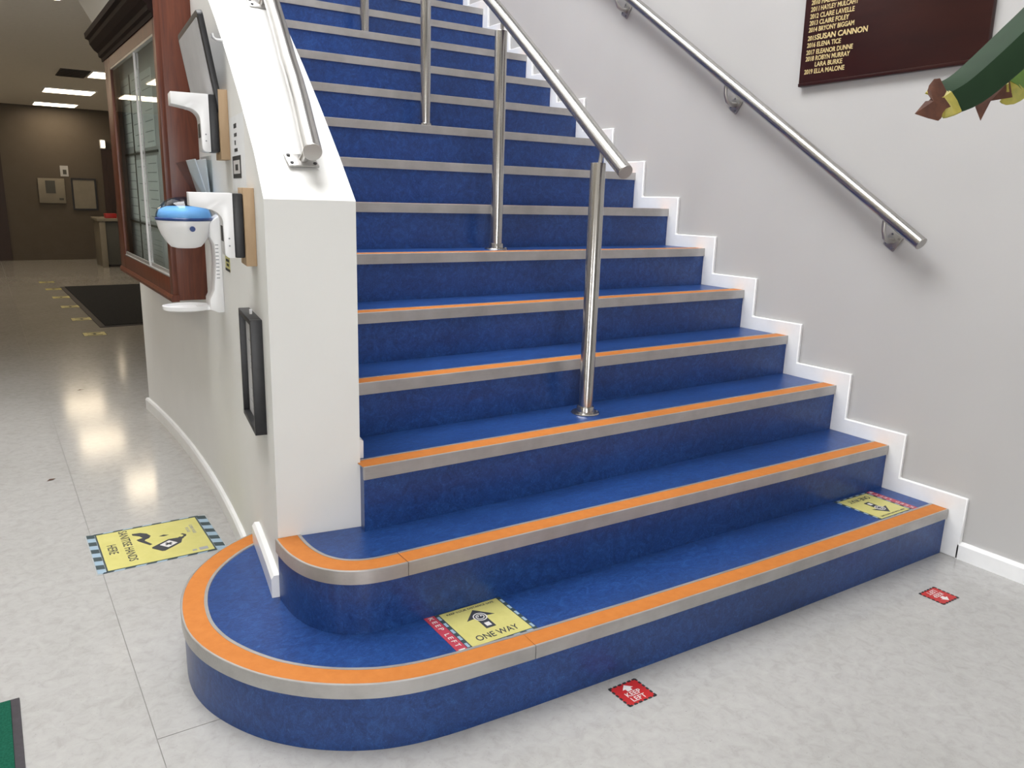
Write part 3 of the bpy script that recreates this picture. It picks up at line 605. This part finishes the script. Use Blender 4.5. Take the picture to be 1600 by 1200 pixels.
# tilted clip frame beside the cabinet
f2 = wall_thing('clip_frame', 'dark rimmed picture frame leaning out from the wall beside the mahogany cabinet', 'frame', 1.37, 1.40)
RT = Matrix.Translation((-.012, 0, 0)) @ Matrix.Rotation(math.radians(-9.5), 4, 'Y')
def rrect(y0, y1, z0, z1, r): return arc(y1-r, z1-r, r, 0, math.pi/2)+arc(y0+r, z1-r, r, math.pi/2, math.pi)+arc(y0+r, z0+r, r, math.pi, 1.5*math.pi)+arc(y1-r, z0+r, r, 1.5*math.pi, 2*math.pi)
L().prism(rrect(-.235, .235, 0, .275, .02), -.016, 0, ax=0, M=RT).build('rim', M_BPLA, f2, bevel=.002)
L().prism(rrect(-.216, .216, .018, .257, .008), -.0175, -.0155, ax=0, M=RT).build('picture_sheet', M_PGREY, f2)
hk = L().tube([(-.001, -.20, .20), (-.02, -.20, .20), (-.028, -.20, .206), (-.03, -.20, .216)], .004, 10).build('wall_hook', M_WPLA, f2, smooth=50)

# ------------------------------------------------------------------ corridor beyond
for i, (x, y) in enumerate(((-1.63, 12.58), (-1.635, 10.46), (-1.34, 8.42))):
    t = root(thing('ceiling_light', ['farthest lit square panel on the corridor ceiling', 'lit square panel on the corridor ceiling, the middle one of three', 'lit ceiling panel nearest the cabinet, partly hidden by it'][i], 'light', (x, y, 2.3), group='corridor ceiling lights'))
    m = MB()
    for a, b, c, d in ((-.29, .29, -.29, -.27), (-.29, .29, .27, .29), (-.29, -.27, -.27, .27), (.27, .29, -.27, .27)): m.box(x+a, x+b, y+c, y+d, 2.288, 2.2999)
    m.build('trim_ring', M_WPLA, t); MB().box(x-.27, x+.27, y-.27, y+.27, 2.291, 2.2995).build('diffuser', M_LAMP, t)
for w, x, y in (('nearest', -3.6, 4.6), ('second nearest', -3.6, 6.6), ('second farthest', -3.6, 8.6), ('farthest', -3.6, 10.6)):  # unseen row added to brighten the corridor floor and, by bounce, its ceiling
    t = root(thing('ceiling_light', w+' lit ceiling panel of the unseen left row, added to brighten the corridor', 'light', (x, y, 2.3), group='added left row of corridor lights'))
    MB().box(x-.27, x+.27, y-.27, y+.27, 2.291, 2.2995).build('diffuser', M_LAMP, t)
t = root(thing('ceiling_vent', 'dark slatted vent in the corridor ceiling beside the nearest light', 'vent', (-1.76, 8.5, 2.3)))
MB().box(-1.90, -1.63, 8.2, 8.82, 2.292, 2.2999).build('frame', M_VENT, t)
for i in range(8): MB().box(-1.89, -1.64, 8.24+i*.072, 8.27+i*.072, 2.284, 2.2925).build('slat', M_VENT, t)
t = root(thing('ceiling_downlight', 'small round downlight at the near edge of the corridor ceiling', 'light', (-2.2, 4.70, 2.3)))
MB().lathe([(0, 2.2985), (.03, 2.2985), (.031, 2.294), (.044, 2.294), (.046, 2.2999)], 24, Matrix.Translation((-2.2, 4.70, 0))).build('trim_ring', M_WPLA, t, smooth=40)
MB().lathe([(0, 2.2965), (.029, 2.2965)], 20, Matrix.Translation((-2.2, 4.70, 0))).build('diffuser', M_LAMP, t)
t = root(thing('door_mat', 'large charcoal floor mat in the dim corridor', 'mat', (-1.5, 7.7, 0)))
MB().prism([(-1.975, 6.14), (-.9, 6.22), (-.9, 9.29), (-2.03, 9.26)], 0, .006).build('backing', M_RUB, t)
MB().prism([(-1.93, 6.18), (-.94, 6.26), (-.94, 9.25), (-1.985, 9.22)], .005, .012).build('pile', M_DMAT, t)
WHO = ['nearest of the yellow floor markers leading down the corridor, just before the charcoal mat', 'yellow floor marker at the near left corner of the charcoal mat', 'yellow floor marker beside the charcoal mat, second along its left edge', 'yellow floor marker beside the charcoal mat, third along its left edge',
       'yellow floor marker at the far left corner of the charcoal mat', 'yellow floor marker just past the far end of the charcoal mat']
for i, (x, y) in enumerate(((-2.05, 5.84), (-2.06, 6.69), (-2.075, 7.55), (-2.095, 8.32), (-2.11, 9.09), (-2.13, 9.85))):
    t = thing('floor_marker', WHO[i], 'sticker', (x, y, 0), group='yellow corridor floor markers')
    sticker_parts(t, [('border', M_INK, [rect(-.085, .085, -.085, .085)], .0005), ('panel', M_YEL, [rect(-.08, .08, -.08, .08)], .0009),
        ('printed_marks', M_INK, [rect(-.05, .05, .045, .06), [(0, .035), (.03, .005), (.01, .005), (.01, -.03), (-.01, -.03), (-.01, .005), (-.03, .005)], rect(-.055, .055, -.06, -.042)], .0013)])
# far wall
struct('door_1', MB().box(-3.3, -2.37, 13.06, 13.1, 0, 2.05).box(-3.2, -2.45, 13.05, 13.06, .2, 1.0).box(-3.2, -2.45, 13.05, 13.06, 1.1, 1.95), M_DOOR)
d2 = struct('door_2', MB().box(-1.02, -.3, 13.06, 13.1, 0, 1.72).box(-.95, -.38, 13.05, 13.06, .2, .8).box(-.95, -.38, 13.05, 13.06, .9, 1.62), M_DOOR)
t = root(thing('emergency_light', 'small pale light fitting above the brown door at the corridor end', 'light', (-.99, 13.05, 1.75)))
MB().box(-1.03, -.95, 13.03, 13.1, 1.72, 1.86).build('housing', M_WPLA, t, bevel=.01); MB().box(-1.015, -.965, 13.024, 13.03, 1.74, 1.84).build('diffuser', M_LAMP, t)
t = root(thing('alarm_panel', 'pale square control panel with darker window on the far corridor wall', 'panel', (-1.75, 13.08, .87)))
MB().box(-1.93, -1.57, 13.06, 13.1, .87, 1.245).build('housing', M_BIN, t, bevel=.006); MB().box(-1.83, -1.70, 13.054, 13.06, 1.02, 1.21).build('display', M_DGREY, t)
MB().box(-1.66, -1.60, 13.055, 13.06, .92, .95).build('key_slot', M_DGREY, t)
t = root(thing('wall_notice', 'small pale notice above the black framed sheet on the far wall', 'notice', (-1.55, 13.09, 1.28)))
MB().box(-1.61, -1.50, 13.093, 13.1, 1.28, 1.44).build('sheet', M_PGREY, t); MB().box(-1.575, -1.525, 13.09, 13.093, 1.31, 1.38).build('printed_marks', M_DGREY, t)
t = root(thing('wall_frame', 'thin black framed sheet on the far corridor wall', 'frame', (-1.3, 13.08, .77)))
MB().box(-1.46, -1.15, 13.085, 13.098, .79, 1.245).build('sheet', M_BIN, t)
for a in ((-1.48, -1.455, .77, 1.26), (-1.155, -1.13, .77, 1.26)): MB().box(a[0], a[1], 13.075, 13.1, a[2], a[3]).build('frame_side', M_BPLA, t)
for a in ((-1.455, -1.155, .77, .795), (-1.455, -1.155, 1.235, 1.26)): MB().box(a[0], a[1], 13.075, 13.1, a[2], a[3]).build('frame_rail', M_BPLA, t)
t = root(thing('corridor_unit', 'dark low cabinet with beige side and top at the corridor end', 'cabinet', (-1.1, 11.9, 0)))
MB().box(-1.22, -.75, 11.65, 12.3, .03, .66).build('body', M_DGREY, t, bevel=.006); MB().box(-1.30, -1.221, 11.62, 12.32, .0, .66).build('side_panel', M_BIN, t, bevel=.004)
MB().box(-1.33, -.72, 11.6, 12.34, .66, .70).build('worktop', M_BIN, t, bevel=.006); MB().box(-1.2, -.77, 11.68, 12.28, 0, .03).build('plinth', M_VENT, t)
t = root(thing('red_box', 'small dark red box lying on the low corridor cabinet', 'box', (-1.13, 11.8, .7)))
MB().box(-1.20, -1.05, 11.72, 11.88, .7, .755).build('body', M_RED, t, bevel=.004); MB().box(-1.203, -1.047, 11.717, 11.883, .745, .765).build('lid', M_RED, t, bevel=.003)
t = root(thing('tissue_box', 'pale box standing on the low corridor cabinet beside the red box', 'box', (-.96, 11.8, .7)))
MB().box(-1.03, -.92, 11.7, 11.85, .7, .83).build('body', M_BIN, t, bevel=.006); MB().box(-1.0, -.95, 11.75, 11.8, .83, .90).build('tissue', M_PAPER, t, bevel=.01)

# ------------------------------------------------------------------ mat at the lower left, scraps, plant
t = root(thing('entrance_mat', 'green entrance mat with dark rubber edge at the lower left corner', 'mat', (-3.4, .1, 0)))
MB().box(-4.3, -2.7755, -1.0, .703, 0, .005).build('rubber_edge', M_RUB, t, bevel=.002)
MB().box(-4.28, -2.7935, -.98, .694, .004, .010).build('pile', M_GREEN, t, bevel=.002)
for nm, x, y, a, lb in (('floor_scrap', -2.60, 2.29, .5, 'tiny dark scrap on the floor, level with the ceiling light reflections'), ('floor_scrap', -2.34, 3.87, .1, 'tiny dark scrap on the floor, farther back at the corridor mouth')):
    t = thing(nm, lb, 'scrap', (x, y, 0), a, 'dark scraps on the floor'); m = L(); m.add([(-.02, 0, .0005), (-.004, .008, .004), (.02, .003, .001), (.004, -.007, .003), (-.018, -.002, .0015)], [(0, 1, 3, 4), (1, 2, 3)]); m.build('dry_leaf_scrap', M_LEAFB, t)

pl = thing('houseplant', 'potted plant leaning in from the right with dry brown leaf tips', 'plant', (-1.55, -1.33, 0)); ROOTLOC[pl.name] = Vector(pl.location)
px_, py_ = -1.55, -1.33
MB().lathe([(0, 0), (.11, 0), (.15, .26), (.165, .26), (.165, .30), (.148, .30), (.14, .25), (0, .25)], 32, Matrix.Translation((px_, py_, 0))).build('pot', M_POT, pl, smooth=40)
MB().lathe([(0, .262), (.08, .264), (.141, .258), (.139, .245)], 24, Matrix.Translation((px_, py_, 0))).build('soil', M_SOIL, pl, smooth=60)
sk = [(px_, py_, .25), (px_+.01, py_+.01, .6), (px_-.01, py_+.02, 1.0), (px_-.015, py_+.03, 1.45)]
MB().tube(sk, [.018, .016, .014, .010], 12).build('stalk', M_STALK, pl, smooth=60)
def ribbon(path, widths, updir, fold=.25, thick=.0012):
    C_ = [Vector((*p, w)) for p, w in zip(path, widths)]; P = []; widths = []
    for i in range(len(C_)-1):
        p0, p1, p2, p3 = C_[max(i-1, 0)], C_[i], C_[i+1], C_[min(i+2, len(C_)-1)]
        for j in range(4):
            t = j/4; q = .5*((2*p1)+(p2-p0)*t+(2*p0-5*p1+4*p2-p3)*t*t+(3*p1-p0-3*p2+p3)*t**3); P.append(q.xyz.copy()); widths.append(q.w)
    P.append(C_[-1].xyz.copy()); widths.append(C_[-1].w); m = MB(); vs = []; fs = []
    for i, p in enumerate(P):
        t = (P[min(i+1, len(P)-1)]-P[max(i-1, 0)]).normalized(); s = t.cross(Vector(updir)).normalized(); n = s.cross(t)
        w = widths[i]
        for k in (-1, -.5, 0, .5, 1): vs.append(p+s*k*w+n*(abs(k)**1.5*w*fold))
        for k in (1, .5, 0, -.5, -1): vs.append(p+s*k*w+n*(abs(k)**1.5*w*fold-thick))
    q = 10
    for i in range(len(P)-1):
        for k in range(q): fs.append((i*q+k, i*q+(k+1) % q, (i+1)*q+(k+1) % q, (i+1)*q+k))
    fs += [tuple(range(q-1, -1, -1)), tuple(range((len(P)-1)*q, len(P)*q))]
    return m.add(vs, fs)

VD = (-.85, -.49, -.2)
SK = (px_-.012, py_+.026, 1.36)
L1 = [(-2.1123, -.9449, 1.2792), (-2.1060, -.9477, 1.2842), (-2.0934, -.9516, 1.2915), (-2.0663, -.9584, 1.3139), (-2.0341, -.9666, 1.3430), (-1.9827, -.9765, 1.3859), (-1.9147, -.9962, 1.4331), (-1.8338, -1.0291, 1.4644), (-1.7471, -1.0790, 1.4506), SK]
VL = (Matrix.Rotation(math.radians(-24), 3, Vector((.09, -.03, .085)).normalized()) @ Vector(VD))
lf1 = ribbon([(-2.1086, -.9464, 1.2820)]+L1[2:], [.0140, .0164, .0178, .0188, .0200, .0190, .0160, .0120, .008], VL, -.6).build('leaf', M_LEAF, pl, smooth=25)
ribbon([(-2.1190, -.9432, 1.2768), (-2.1135, -.9445, 1.2786), L1[0], (-2.1078, -.9468, 1.2827)], [.0100, .0128, .0138, .0147], VL, -.6, .0016).build('yellow_margin', M_LEAFY, lf1, smooth=25)
def scrap(pts, name, mt, par):
    n = Vector(VD).normalized(); a = [Vector(p) for p in pts]
    m = MB(); k = len(a); c = sum(a, Vector())/k+n*.004
    vs = a+[p-n*.001 for p in a]+[c, c-n*.0012]
    fs = [(i, (i+1) % k, 2*k) for i in range(k)]+[((i+1) % k+k, i+k, 2*k+1) for i in range(k)]+[(i, i+k, (i+1) % k+k, (i+1) % k) for i in range(k)]
    return m.add(vs, fs).build(name, mt, par, smooth=30)
scrap([(-2.1190, -.9362, 1.2890), (-2.1168, -.9368, 1.2918), (-2.1125, -.9390, 1.2925), (-2.1085, -.9440, 1.2820), (-2.1055, -.9490, 1.2728), (-2.1129, -.9473, 1.2698), (-2.1170, -.9475, 1.2660), (-2.1185, -.9478, 1.2625), (-2.1218, -.9477, 1.2603), (-2.1300, -.9440, 1.2618), (-2.1392, -.9385, 1.2646), (-2.1330, -.9386, 1.2700), (-2.1273, -.9386, 1.2747), (-2.1240, -.9392, 1.2752), (-2.1218, -.9392, 1.2770), (-2.1236, -.9380, 1.2795), (-2.1222, -.9360, 1.2828), (-2.1214, -.9362, 1.2868)], 'dry_tip', M_LEAFB, lf1)
L2 = [(-2.0257, -.9508, 1.2889), (-2.0145, -.9549, 1.3008), (-1.9829, -.9610, 1.3315), (-1.9280, -.9776, 1.3803), (-1.8541, -1.0111, 1.4151), (-1.7358, -1.0836, 1.4180), (px_-.012, py_+.024, 1.26)]
lf2 = ribbon([(-2.0215, -.9530, 1.2950)]+L2[2:], [.0112, .0180, .0200, .0180, .0120, .007], VD, -.3).build('leaf', M_LEAFL, pl, smooth=50)
ribbon([(-2.0303, -.9491, 1.2881), L2[0], (-2.0205, -.9533, 1.2958)], [.0068, .0096, .0122], VD, -.3, .0016).build('yellow_margin', M_LEAFY, lf2, smooth=50)
scrap([(-2.0255, -.9480, 1.2989), (-2.0252, -.9521, 1.2853), (-2.0360, -.9466, 1.2839), (-2.0446, -.9427, 1.2815), (-2.0502, -.9425, 1.2776), (-2.0554, -.9451, 1.2652), (-2.0555, -.9394, 1.2759), (-2.0540, -.9380, 1.2800), (-2.0396, -.9424, 1.2898)], 'dry_tip', M_LEAFB, lf2)
for pts in ([SK, (-1.5, -1.2, 1.55), (-1.40, -1.05, 1.50), (-1.33, -.95, 1.36)], [SK, (-1.58, -1.45, 1.52), (-1.62, -1.62, 1.5), (-1.66, -1.75, 1.38)], [SK, (-1.45, -1.4, 1.55), (-1.28, -1.45, 1.5), (-1.15, -1.48, 1.36)]):
    ribbon(pts, [.008, .020, .020, .003], (0, .1, 1), .3).build('leaf', M_LEAF, pl, smooth=50)
